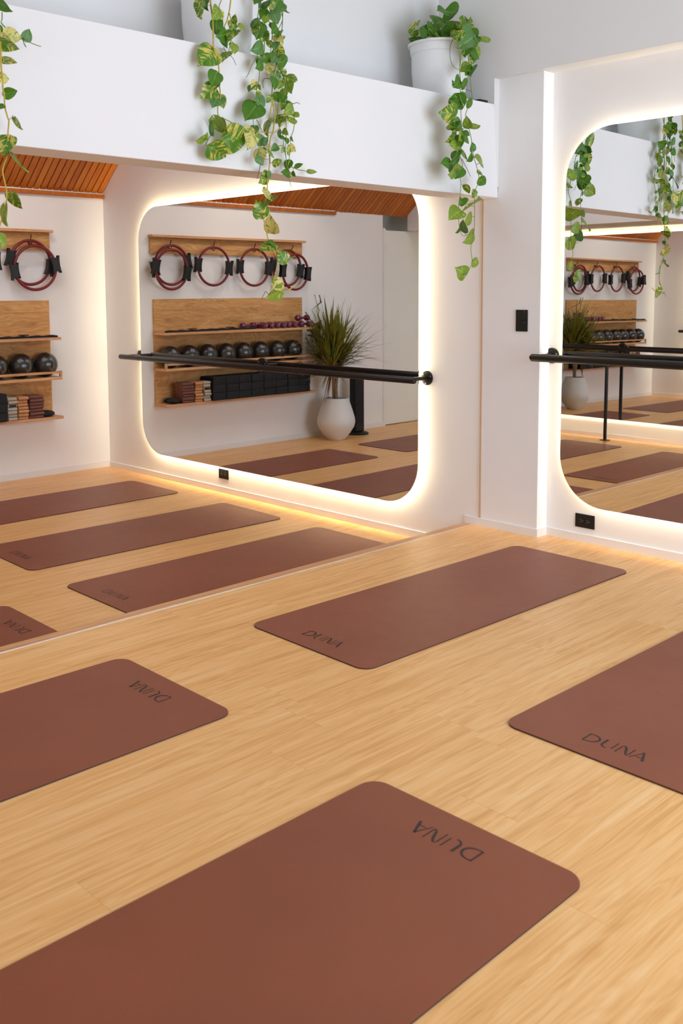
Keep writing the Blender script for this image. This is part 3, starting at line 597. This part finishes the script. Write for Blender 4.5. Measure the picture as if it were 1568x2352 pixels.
# ------------------------------------------------------------------ trailing pothos on the ledge
# vine stems [colour, points in mm] and leaves [base mm, tip mm, roll, tone] per plant
VINES={"A":[[["y",[[-2958,-868,2382],[-2951,-868,2311],[-2944,-868,2262],[-2944,-868,2209],[-2945,-868,2153],[-2943,-868,2124],[-2941,-868,2073],[-2937,-868,2049],[-2937,-868,2015],[-2927,-868,1977],[-2924,-868,1967],[-2930,-868,1917],[-2930,-868,1858],[-2954,-868,1799],[-2943,-868,1736],[-2945,-868,1688],[-2962,-868,1635],[-2975,-868,1597],[-2981,-868,1567]]],["g",[[-2935,-859,2299],[-2917,-859,2284],[-2865,-859,2258],[-2844,-859,2254],[-2811,-859,2246],[-2788,-859,2243]]],["g",[[-2935,-869,2331],[-2935,-869,2311],[-2940,-869,2296]]]],[[-2952,-868,2371,-2912,-885,2332,45,0],[-2923,-863,2260,-2871,-880,2255,-19,2],[-2951,-864,2280,-2930,-859,2265,-19,0],[-2950,-869,2236,-2886,-874,2205,49,1],[-2934,-855,2179,-2881,-852,2167,65,1],[-2954,-869,2111,-2914,-863,2114,0,2],[-2930,-855,2062,-2890,-869,2073,45,0],[-2940,-867,2018,-2965,-863,2005,34,0],[-2905,-872,1982,-2882,-875,1942,53,1],[-2924,-862,1912,-2956,-877,1854,0,1],[-2918,-867,1886,-2938,-861,1858,34,2],[-2919,-874,1857,-2882,-886,1791,76,3],[-2924,-854,1722,-2890,-859,1669,49,1],[-2947,-864,1679,-2957,-876,1609,58,3],[-2978,-870,1574,-2965,-882,1529,-65,3],[-2854,-872,2253,-2841,-879,2289,53,4],[-2855,-862,2261,-2855,-863,2231,72,4]]],"C":[[["y",[[-2030,-846,2603],[-2024,-846,2553],[-2021,-846,2520],[-2015,-846,2487],[-2013,-846,2453],[-2013,-846,2410],[-2013,-846,2375],[-2009,-846,2364],[-1996,-846,2326],[-1988,-846,2301],[-1986,-846,2266],[-1986,-846,2231],[-1981,-846,2176],[-1993,-846,2143],[-1996,-846,2111],[-1987,-846,2094],[-1947,-846,2085],[-1901,-846,2071],[-1852,-846,2064],[-1816,-846,2056],[-1777,-846,2055],[-1699,-846,2061],[-1674,-846,2071],[-1640,-846,2103],[-1607,-846,2126]]],["y",[[-1907,-848,2628],[-1919,-848,2582],[-1927,-848,2537],[-1935,-848,2510],[-1944,-848,2482],[-1958,-848,2457],[-1961,-848,2430]]],["b",[[-1956,-840,2380],[-1950,-840,2369],[-1936,-840,2359],[-1918,-840,2351],[-1900,-840,2333],[-1893,-840,2316]]],["g",[[-1966,-850,2616],[-1972,-850,2563],[-1984,-850,2535],[-1973,-850,2511],[-1965,-850,2478],[-1966,-850,2429]]],["g",[[-1935,-855,2517],[-1925,-855,2484],[-1921,-855,2436],[-1929,-855,2405],[-1941,-855,2363]]],["g",[[-1954,-845,1999],[-1986,-845,1982],[-2020,-845,1970]]],["g",[[-2031,-848,2021],[-2060,-848,1978],[-2056,-848,1971],[-2036,-848,1968]]],["g",[[-1877,-847,2482],[-1896,-847,2464],[-1906,-847,2454]]],["g",[[-1773,-846,2638],[-1769,-846,2567],[-1775,-846,2522],[-1749,-846,2490],[-1762,-846,2443],[-1762,-846,2411],[-1782,-846,2368],[-1811,-846,2327],[-1831,-846,2289],[-1843,-846,2273]]],["g",[[-1724,-852,2646],[-1726,-852,2547],[-1707,-852,2506],[-1700,-852,2471],[-1708,-852,2415],[-1712,-852,2360],[-1707,-852,2324],[-1703,-852,2251],[-1706,-852,2224],[-1702,-852,2197]]],["g",[[-1745,-853,2436],[-1749,-853,2381],[-1771,-853,2351],[-1774,-853,2314],[-1777,-853,2278],[-1789,-853,2240],[-1795,-853,2212],[-1798,-853,2175],[-1805,-853,2147],[-1813,-853,2096],[-1811,-853,2072]]],["g",[[-1796,-855,2103],[-1779,-855,2081],[-1765,-855,2057]]],["y",[[-1670,-843,2659],[-1672,-843,2532],[-1673,-843,2440],[-1672,-843,2349],[-1683,-843,2301],[-1696,-843,2245],[-1699,-843,2207],[-1694,-843,2195],[-1705,-843,2161],[-1713,-843,2123],[-1718,-843,2104]]],["y",[[-1693,-841,2196],[-1683,-841,2154],[-1681,-841,2127],[-1687,-841,2089],[-1692,-841,2064],[-1705,-841,2041],[-1713,-841,2007],[-1714,-841,1975],[-1713,-841,1929],[-1722,-841,1882],[-1727,-841,1857],[-1729,-841,1814],[-1739,-841,1754],[-1752,-841,1701],[-1738,-841,1643],[-1725,-841,1595],[-1702,-841,1563],[-1675,-841,1511],[-1689,-841,1446],[-1701,-841,1421],[-1717,-841,1371]]],["b",[[-1720,-845,1371],[-1733,-845,1362],[-1748,-845,1375],[-1760,-845,1358],[-1773,-845,1341]]],["g",[[-1637,-854,2663],[-1644,-854,2516],[-1665,-854,2440],[-1674,-854,2356],[-1667,-854,2320],[-1637,-854,2279],[-1630,-854,2243],[-1634,-854,2177],[-1629,-854,2131],[-1627,-854,2075],[-1628,-854,2038],[-1633,-854,1991],[-1629,-854,1953],[-1627,-854,1925],[-1612,-854,1904],[-1614,-854,1879],[-1607,-854,1851],[-1597,-854,1829]]],["g",[[-1652,-840,2353],[-1625,-840,2305],[-1610,-840,2275],[-1611,-840,2214],[-1585,-840,2204],[-1568,-840,2168],[-1566,-840,2112],[-1577,-840,2073],[-1590,-840,2047],[-1588,-840,2006],[-1599,-840,1957],[-1594,-840,1929]]],["g",[[-1659,-843,2194],[-1667,-843,2151],[-1665,-843,2129],[-1660,-843,2092],[-1638,-843,2057],[-1633,-843,2011],[-1624,-843,1974],[-1616,-843,1942]]],["g",[[-1655,-848,2603],[-1643,-848,2573],[-1636,-848,2546],[-1659,-848,2506],[-1684,-848,2478]]],["g",[[-1603,-856,1922],[-1559,-856,1912],[-1525,-856,1911],[-1498,-856,1905]]],["b",[[-1767,-842,1920],[-1775,-842,1887],[-1787,-842,1856]]],["y",[[-1703,-846,1417],[-1673,-846,1380],[-1634,-846,1373],[-1590,-846,1392],[-1569,-846,1400]]],["b",[[-1705,-846,2285],[-1739,-846,2284],[-1752,-846,2264],[-1747,-846,2241]]],["g",[[-1624,-856,2206],[-1589,-856,2196],[-1563,-856,2203],[-1547,-856,2199]]]],[[-2051,-838,2547,-2093,-840,2499,45,1],[-2076,-853,2528,-2089,-863,2466,65,1],[-2052,-845,2559,-2059,-859,2507,53,0],[-1996,-858,2519,-2029,-876,2475,-45,3],[-1982,-853,2515,-1967,-857,2490,-45,2],[-2001,-857,2475,-2004,-851,2421,19,0],[-1955,-849,2428,-2008,-868,2408,-28,0],[-1954,-838,2423,-1936,-832,2381,58,0],[-1915,-860,2481,-1917,-871,2512,-34,1],[-1914,-841,2489,-1906,-850,2445,-53,1],[-1908,-853,2449,-1959,-868,2408,34,1],[-1882,-853,2482,-1865,-866,2461,-65,3],[-1913,-852,2396,-1922,-872,2357,-53,3],[-1939,-849,2357,-1981,-859,2319,34,1],[-1931,-836,2359,-1909,-840,2369,69,2],[-2006,-836,2355,-2084,-845,2292,0,1],[-2010,-857,2265,-2041,-876,2211,-34,0],[-2016,-846,2206,-2071,-839,2167,0,1],[-1994,-847,2227,-2013,-851,2204,45,1],[-1982,-836,2181,-2027,-853,2133,0,4],[-1982,-841,2177,-1967,-850,2132,-40,3],[-2014,-849,2086,-1967,-862,2024,58,3],[-1980,-848,2083,-1967,-862,2038,61,3],[-2029,-854,2019,-2043,-849,2068,-65,0],[-2071,-848,1994,-2063,-867,2017,69,3],[-2071,-854,1997,-2112,-859,1978,-76,3],[-1960,-850,2005,-1839,-863,2030,28,1],[-2044,-859,1966,-1964,-853,1930,0,1],[-2027,-836,1970,-1991,-845,1985,-53,1],[-1820,-848,2056,-1850,-866,1976,-61,2],[-1792,-838,2076,-1810,-842,2039,0,4],[-1754,-852,2619,-1799,-854,2589,45,0],[-1756,-840,2607,-1764,-846,2568,61,4],[-1730,-852,2600,-1757,-861,2563,34,0],[-1703,-858,2604,-1708,-851,2569,-34,1],[-1667,-859,2620,-1707,-854,2574,-19,0],[-1649,-842,2616,-1708,-854,2563,0,4],[-1637,-839,2608,-1601,-840,2576,65,3],[-1733,-846,2567,-1759,-845,2534,19,0],[-1694,-855,2565,-1689,-875,2517,-19,4],[-1737,-860,2538,-1751,-855,2508,0,3],[-1778,-851,2522,-1813,-849,2480,53,0],[-1759,-839,2508,-1778,-844,2444,-40,0],[-1795,-856,2489,-1803,-859,2448,45,1],[-1737,-838,2489,-1751,-846,2434,-58,1],[-1738,-859,2472,-1741,-863,2431,53,1],[-1702,-847,2517,-1694,-859,2492,-45,3],[-1683,-859,2505,-1719,-877,2472,-53,0],[-1684,-853,2451,-1638,-863,2477,-45,2],[-1655,-858,2492,-1677,-863,2463,53,3],[-1666,-855,2443,-1634,-848,2468,53,2],[-1720,-854,2440,-1721,-861,2413,0,1],[-1688,-858,2439,-1708,-875,2407,0,4],[-1677,-848,2417,-1637,-856,2382,0,1],[-1765,-858,2410,-1816,-854,2386,-34,0],[-1749,-845,2395,-1756,-839,2373,34,1],[-1746,-850,2377,-1710,-848,2352,0,0],[-1681,-851,2387,-1717,-867,2351,-19,4],[-1665,-852,2362,-1600,-848,2374,28,0],[-1778,-847,2359,-1767,-842,2331,-45,0],[-1765,-860,2339,-1803,-871,2312,-45,0],[-1718,-848,2345,-1712,-848,2302,34,2],[-1621,-847,2304,-1559,-853,2295,49,1],[-1674,-840,2322,-1664,-850,2281,-53,4],[-1626,-836,2339,-1626,-839,2305,-45,1],[-1599,-845,2285,-1604,-857,2240,40,3],[-1799,-841,2246,-1831,-845,2223,45,0],[-1790,-845,2259,-1816,-853,2227,-34,2],[-1783,-854,2249,-1774,-857,2227,53,3],[-1702,-857,2288,-1705,-874,2241,-53,0],[-1643,-844,2283,-1664,-846,2252,0,3],[-1624,-838,2255,-1625,-848,2216,19,3],[-1778,-844,2208,-1725,-839,2190,-53,1],[-1710,-850,2211,-1727,-844,2185,-19,1],[-1777,-852,2202,-1765,-862,2147,-58,4],[-1793,-853,2163,-1867,-872,2101,0,0],[-1769,-847,2152,-1759,-846,2132,-53,0],[-1677,-841,2229,-1650,-838,2196,0,0],[-1642,-856,2222,-1659,-860,2190,0,0],[-1630,-844,2196,-1636,-836,2166,-19,3],[-1602,-842,2201,-1614,-835,2177,0,0],[-1597,-856,2176,-1639,-862,2148,-34,3],[-1572,-845,2158,-1541,-842,2143,45,3],[-1593,-840,2122,-1550,-840,2131,-34,3],[-1666,-838,2133,-1600,-839,2125,61,1],[-1654,-851,2129,-1662,-850,2091,53,1],[-1711,-838,2109,-1742,-847,2048,60,1],[-1756,-837,2007,-1779,-848,2049,45,4],[-1762,-850,2005,-1749,-870,2033,-34,4],[-1654,-838,2074,-1658,-846,2040,61,4],[-1660,-850,2043,-1635,-859,2044,-45,0],[-1642,-856,2077,-1635,-874,2054,45,3],[-1620,-846,2043,-1623,-857,2018,-53,0],[-1589,-842,2053,-1584,-848,2032,53,3],[-1668,-839,2006,-1697,-837,1987,0,0],[-1598,-838,2013,-1576,-856,1990,0,2],[-1764,-837,1982,-1775,-853,1919,19,2],[-1800,-860,1943,-1777,-873,1915,-34,4],[-1730,-855,1969,-1690,-848,1958,-69,3],[-1705,-857,1926,-1673,-875,1942,53,1],[-1633,-845,2001,-1646,-848,1981,-53,3],[-1610,-842,1985,-1597,-844,1971,-45,3],[-1600,-839,1948,-1613,-839,1909,19,0],[-1591,-843,1948,-1602,-843,1917,-45,1],[-1570,-848,1929,-1539,-864,1936,53,0],[-1491,-848,1906,-1457,-866,1913,-58,3],[-1614,-856,1889,-1655,-851,1895,45,0],[-1605,-847,1894,-1624,-859,1874,34,2],[-1589,-852,1900,-1585,-861,1879,45,0],[-1723,-836,1878,-1771,-849,1840,-58,1],[-1732,-853,1889,-1718,-851,1861,-61,4],[-1761,-856,1800,-1703,-852,1779,-53,2],[-1705,-854,1783,-1761,-859,1747,65,1],[-1754,-838,1701,-1792,-843,1762,19,1],[-1735,-836,1722,-1748,-836,1699,45,4],[-1705,-852,1636,-1747,-867,1696,-45,2],[-1699,-857,1638,-1684,-860,1669,53,2],[-1706,-853,1576,-1778,-855,1557,61,1],[-1720,-846,1595,-1714,-865,1570,-58,0],[-1640,-854,1507,-1676,-850,1554,34,1],[-1654,-841,1503,-1627,-848,1494,61,3],[-1698,-841,1417,-1645,-858,1388,-53,2],[-1656,-839,1382,-1721,-834,1341,-49,3]]],"D":[[["g",[[-484,-859,2673],[-456,-859,2661],[-452,-868,2627],[-456,-880,2581],[-464,-889,2545],[-482,-901,2497],[-493,-916,2439],[-508,-925,2403],[-504,-929,2360],[-504,-929,2317],[-503,-929,2269],[-499,-929,2230],[-505,-929,2186],[-512,-929,2153],[-536,-929,2107],[-532,-929,2075],[-522,-929,2071],[-500,-929,2045],[-485,-929,2013],[-499,-929,1986],[-506,-929,1950],[-498,-929,1924],[-502,-929,1891],[-505,-929,1857],[-515,-929,1813],[-518,-929,1768],[-514,-929,1724],[-502,-929,1680],[-484,-929,1659],[-466,-929,1655],[-433,-929,1665],[-393,-929,1669]]],["g",[[-398,-859,2648],[-418,-866,2618],[-442,-877,2572],[-460,-889,2524]]],["g",[[-400,-872,2646],[-395,-879,2619],[-397,-890,2577],[-401,-902,2531],[-416,-917,2471],[-424,-929,2425],[-424,-936,2380],[-420,-936,2348],[-448,-936,2316],[-469,-936,2281],[-472,-936,2250],[-450,-936,2209],[-436,-936,2182],[-417,-936,2129],[-409,-936,2096],[-405,-936,2063],[-382,-936,2025],[-363,-936,1978],[-355,-936,1945],[-384,-936,1898],[-394,-936,1864],[-392,-936,1808],[-391,-936,1752],[-395,-936,1673],[-413,-936,1616],[-421,-936,1593],[-412,-936,1548],[-409,-936,1526],[-425,-936,1491],[-469,-936,1457],[-497,-936,1432],[-522,-936,1434],[-532,-936,1457]]],["g",[[-512,-932,2333],[-550,-932,2272],[-556,-932,2224],[-563,-932,2180],[-566,-932,2136]]],["b",[[-496,-931,2045],[-452,-931,1998],[-434,-931,1977],[-422,-931,1960]]],["b",[[-466,-852,2669],[-496,-857,2637],[-519,-867,2594],[-530,-880,2547],[-525,-888,2519],[-507,-892,2504],[-481,-895,2498]]],["g",[[-327,-872,2640],[-287,-866,2668],[-245,-863,2689]]],["b",[[-411,-922,2395],[-454,-922,2400],[-481,-921,2401]]]],[[-454,-854,2679,-396,-873,2690,45,1],[-314,-855,2696,-440,-869,2624,-19,4],[-331,-851,2723,-270,-850,2698,34,0],[-283,-851,2700,-252,-854,2680,45,0],[-259,-873,2684,-203,-881,2712,-45,3],[-303,-873,2613,-268,-869,2652,45,3],[-363,-877,2607,-301,-889,2586,-45,0],[-344,-876,2599,-360,-884,2547,-53,1],[-383,-881,2618,-423,-887,2574,53,0],[-420,-871,2588,-414,-883,2602,45,3],[-382,-887,2532,-442,-881,2506,34,3],[-437,-908,2498,-383,-911,2519,45,0],[-379,-905,2523,-423,-922,2476,61,4],[-511,-922,2440,-561,-934,2395,-53,0],[-558,-915,2430,-565,-926,2400,-72,3],[-488,-921,2417,-436,-921,2446,61,0],[-543,-926,2353,-483,-921,2290,0,0],[-526,-924,2315,-577,-926,2325,0,0],[-555,-931,2267,-652,-923,2256,-40,1],[-504,-940,2369,-496,-945,2305,-65,4],[-464,-939,2331,-411,-932,2328,19,0],[-432,-921,2213,-455,-925,2262,-34,3],[-427,-920,2213,-356,-938,2230,-64,3],[-531,-920,2228,-465,-920,2187,-53,4],[-541,-926,2222,-581,-938,2181,61,0],[-503,-927,2198,-548,-926,2182,53,3],[-549,-918,2189,-606,-934,2198,-72,3],[-510,-941,2167,-550,-959,2130,-53,3],[-547,-926,2171,-597,-918,2119,-58,1],[-477,-926,2183,-446,-939,2165,45,4],[-515,-939,2162,-455,-954,2134,-63,0],[-528,-933,2153,-513,-936,2100,28,0],[-540,-929,2111,-594,-939,2107,19,3],[-521,-922,2109,-484,-921,2091,-45,3],[-415,-938,2093,-432,-948,2132,34,0],[-406,-936,2121,-393,-940,2126,-53,3],[-517,-919,2081,-550,-920,2032,61,0],[-506,-933,2074,-442,-933,2058,-61,1],[-422,-937,2073,-460,-948,2035,-72,0],[-342,-941,2039,-412,-958,2065,63,3],[-576,-922,2015,-641,-922,2016,28,0],[-573,-919,2015,-484,-913,2046,61,0],[-519,-938,2005,-547,-930,1986,34,3],[-555,-934,1981,-621,-953,1952,-45,3],[-499,-931,1996,-540,-930,1947,0,0],[-368,-937,1984,-327,-948,1975,-61,1],[-332,-921,1955,-284,-927,1930,0,0],[-470,-938,1912,-448,-940,1871,53,1],[-381,-928,1892,-398,-927,1855,-28,1],[-503,-933,1844,-523,-946,1811,-53,0],[-495,-927,1825,-451,-943,1840,53,0],[-446,-936,1814,-335,-936,1838,69,3],[-519,-938,1779,-602,-948,1746,19,3],[-422,-936,1755,-479,-946,1716,-65,3],[-467,-929,1679,-498,-939,1731,-53,4],[-508,-930,1689,-532,-927,1668,-53,0],[-387,-921,1669,-453,-924,1620,-61,3],[-408,-939,1523,-356,-939,1513,0,3],[-457,-929,1457,-531,-939,1483,0,3],[-467,-925,1489,-468,-944,1453,-34,4],[-209,-591,2898,-91,-584,2911,45,0],[-285,-641,2877,-358,-658,2870,45,0],[-479,-606,2786,-523,-604,2720,69,1],[-403,-549,2763,-435,-526,2747,-61,3],[-473,-642,2722,-459,-670,2768,19,0],[-417,-631,2747,-408,-656,2791,19,0],[-368,-613,2745,-307,-595,2817,0,0],[-248,-542,2788,-202,-555,2850,0,0],[-198,-531,2828,-83,-512,2879,-19,0],[-370,-660,2796,-266,-630,2841,-34,0],[-513,-698,2701,-516,-671,2739,-34,0],[-258,-596,2764,-188,-622,2801,34,1],[-199,-595,2778,-137,-585,2837,34,1],[-188,-634,2805,-98,-623,2859,-45,3],[-169,-687,2802,-109,-659,2879,45,1],[-107,-672,2809,-89,-671,2876,53,1],[-179,-597,2824,-114,-592,2867,-45,3],[-462,-676,2749,-384,-670,2752,-34,0],[-362,-699,2761,-310,-683,2738,-34,0],[-120,-621,2833,-154,-604,2784,45,3]]]}
VARS = []
def leaf_mesh(k):
    rn = random.Random(100 + k); fold = rn.uniform(0.10, 0.30); droop = rn.uniform(0.05, 0.28); twist = rn.uniform(-.15, .15); wav = rn.uniform(0.0, 0.05)
    rows = 11; cols = 7; vs, fs, uvs = [], [], []
    for i in range(rows + 1):
        tt = i/rows; h = 0.5*(math.sin(math.pi*min(1, tt**0.62*1.0))**0.75)*(1 - 0.18*tt) if 0 < tt < 1 else 0.0
        if tt > 0.75: h *= 1 - 0.35*(tt - 0.75)/0.25
        for j in range(cols):
            c = -1 + 2*j/(cols - 1); x = c*h*1.12; y = tt - 0.20*abs(c)**1.5*(1 - tt)**2.5
            z = fold*abs(c)*h - droop*tt*tt + wav*math.sin(5*tt + 3*c) + twist*c*h*tt
            vs.append((x, y, z)); uvs.append((0.5 + 0.5*c*h/0.5, tt))
    for i in range(rows):
        for j in range(cols - 1): fs.append((i*cols + j, i*cols + j + 1, (i+1)*cols + j + 1, (i+1)*cols + j))
    me = bpy.data.meshes.new('leaf'); me.from_pydata(vs, [], fs); ul = me.uv_layers.new(name='UVMap')
    for lp in me.loops: ul.data[lp.index].uv = uvs[lp.vertex_index]
    me.polygons.foreach_set('use_smooth', [True]*len(me.polygons)); me.materials.append(M_leaf[0]); return me
VARS = [leaf_mesh(k) for k in range(7)]
ROOM = Vector((-0.72, -0.69, -0.08)).normalized()     # out of the wall, towards the room
def put_leaf(parent, b, tip, roll, tone, k):
    d = tip - b; L = max(d.length, 0.012); d = d.normalized()
    n = ROOM - d*ROOM.dot(d)
    if n.length < 0.15: n = d.orthogonal()
    n.normalize(); n = Matrix.Rotation(R(roll*0.9 + random.uniform(-10, 10)), 3, d) @ n
    xx = d.cross(n).normalized()
    m = Matrix((xx, d, n)).transposed().to_4x4(); m.translation = b - parent.location
    o = bpy.data.objects.new('leaf', VARS[k % len(VARS)]); col.objects.link(o); o.parent = parent
    o.matrix_local = m @ Matrix.Diagonal((L*1.02, L*1.06, L, 1))
    o.material_slots[0].link = 'OBJECT'; o.material_slots[0].material = M_leaf[tone]
def pothos(key, label, loc, rad, hgt, extra=0):
    t = thing('potted_pothos', label, 'plant', loc, 0, 'trailing pothos on the beam ledge')
    r0, r1 = rad*0.84, rad
    prof = [(r0*0.96, 0.0005), (r0, 0.006), (r0 + (r1-r0)*.55, hgt*0.52), (r1*0.935, hgt*0.80), (r1*0.97, hgt*0.815), (r1*0.985, hgt*0.945), (r1*1.055, hgt*0.952), (r1*1.055, hgt*0.99), (r1, hgt), (r1*0.95, hgt*0.99), (r1*0.93, hgt*0.93)]
    MB().lathe(prof, 44, 'z').build('pot', M_pot, t, smooth=True)
    MB().lathe([(r1*0.925, hgt*0.90), (r1*0.93, hgt*0.902), (r1*0.5, hgt*0.93), (0.004, hgt*0.94)], 26, 'z').build('soil', M_soil, t, smooth=True)
    stems, leaves = VINES[key]
    base = t.location
    V = lambda p: Vector(p)*0.001
    mbs = []
    for c, pts in stems:
        P = [V(p) for p in pts]
        Q = []                                      # smooth the vine
        for i in range(len(P) - 1):
            p0, p1, p2, p3 = P[max(i-1, 0)], P[i], P[i+1], P[min(i+2, len(P)-1)]
            for k in range(3):
                u = k/3; Q.append(0.5*((2*p1) + (p2 - p0)*u + (2*p0 - 5*p1 + 4*p2 - p3)*u*u + (3*p1 - p0 - 3*p2 + p3)*u**3))
        Q.append(P[-1])
        r = {'g': 0.0021, 'y': 0.0034, 'b': 0.0014}[c]
        mb = MB().tube([q - base for q in Q], [r*(1 - 0.35*i/len(Q)) for i in range(len(Q))], 7); mbs.append((c, Q, mb))
    for L in leaves:
        b = V(L[0:3]); tip = V(L[3:6]); best = None
        for i, (c, Q, mb) in enumerate(mbs):
            if c == 'b': continue
            for q in Q:
                dd = (q - b).length
                if best is None or dd < best[0]: best = (dd, i, q)
        if best and 0.004 < best[0] < 0.11:
            q = best[2]; mid = (q + b)*0.5 + Vector((0, -0.004, 0.006 - 0.1*best[0]))
            mbs[best[1]][2].tube([q - base, mid - base, b - base], 0.0014, 6)
    for c, Q, mb in mbs: mb.build('stem', M_stem[c], t, smooth=True)
    for k, L in enumerate(leaves): put_leaf(t, V(L[0:3]), V(L[3:6]), L[6], L[7], k*5 + 3)
    rn = random.Random(hash(key) % 97 if False else ord(key))
    for k in range(extra):                          # the crown of the pot, above the picture
        a = rn.uniform(0, 2*math.pi); rr = rad*rn.uniform(0.2, 0.85); b = base + Vector((rr*math.cos(a), rr*math.sin(a), hgt + rn.uniform(0.0, 0.05)))
        tip = b + Vector((math.cos(a)*0.04 + rn.uniform(-.02, .02), math.sin(a)*0.04 + rn.uniform(-.02, .02), rn.uniform(-0.01, 0.045))); put_leaf(t, b, tip, rn.uniform(-40, 40), rn.choice((0, 0, 1, 3)), k)
    return t
pothos('A', 'pothos strand with gold stem trailing down the beam at the left edge', (-3.16, -0.600, 2.387), 0.165, 0.31, 14)
pothos('C', 'pothos in a white pot at mid beam with the longest, densest strands', (-1.80, -0.600, 2.391), 0.168, 0.31, 22)
pothos('D', 'pothos in a ribbed white pot at the right end of the beam ledge', (-0.315, -0.63, 2.397), 0.163, 0.30, 30)
o = MB().box(-0.035, 0.035, -0.02, 0.02, 0.0, 0.014).build('small_black_box', M_blackp, None, bevel=0.002); o.location = (-0.118, -0.762, 2.3968)
tag(o, 'tiny flat black box on the ledge right of the ribbed pot', 'box')
# ceiling spots over the shelves, fixed to the boarded slope
def spot(label, x, y, z, tgt, power, c):
    t = thing('ceiling_spot', label, 'lamp', (x, y, z), 0, 'white ceiling spots above the shelves')
    d = (Vector(tgt) - Vector((x, y, z))).normalized(); q = (-d).to_track_quat('Z', 'Y')
    o = MB().lathe([(0.036, -0.01), (0.038, 0.0), (0.038, 0.09), (0.03, 0.10)], 20, 'z').lathe([(0.033, -0.008), (0.033, 0.02)], 20, 'z', cap=False).build('can', M_trim, t, smooth=True); o.rotation_mode = 'QUATERNION'; o.rotation_quaternion = q
    MB().tube([(0, 0, 0.06), (0, 0, 0.17)], 0.007, 8).build('rod', M_trim, t, smooth=True)
    l = bpy.data.lights.new('spot', 'SPOT'); l.energy = power; l.color = c; l.spot_size = R(105); l.spot_blend = 0.6; l.shadow_soft_size = 0.035
    s = bpy.data.objects.new('bulb', l); col.objects.link(s); s.parent = t; s.rotation_mode = 'QUATERNION'; s.rotation_quaternion = q; s.location = d*0.03
spot('white ceiling spot above the shelves, nearer the plant', -2.05, 2.50, 2.80, (-1.8, 3.35, 1.2), 12, (1.0, 0.86, 0.70))
spot('white ceiling spot above the shelves, nearer the corner', -1.25, 2.50, 2.80, (-1.1, 3.35, 1.2), 12, (1.0, 0.86, 0.70))
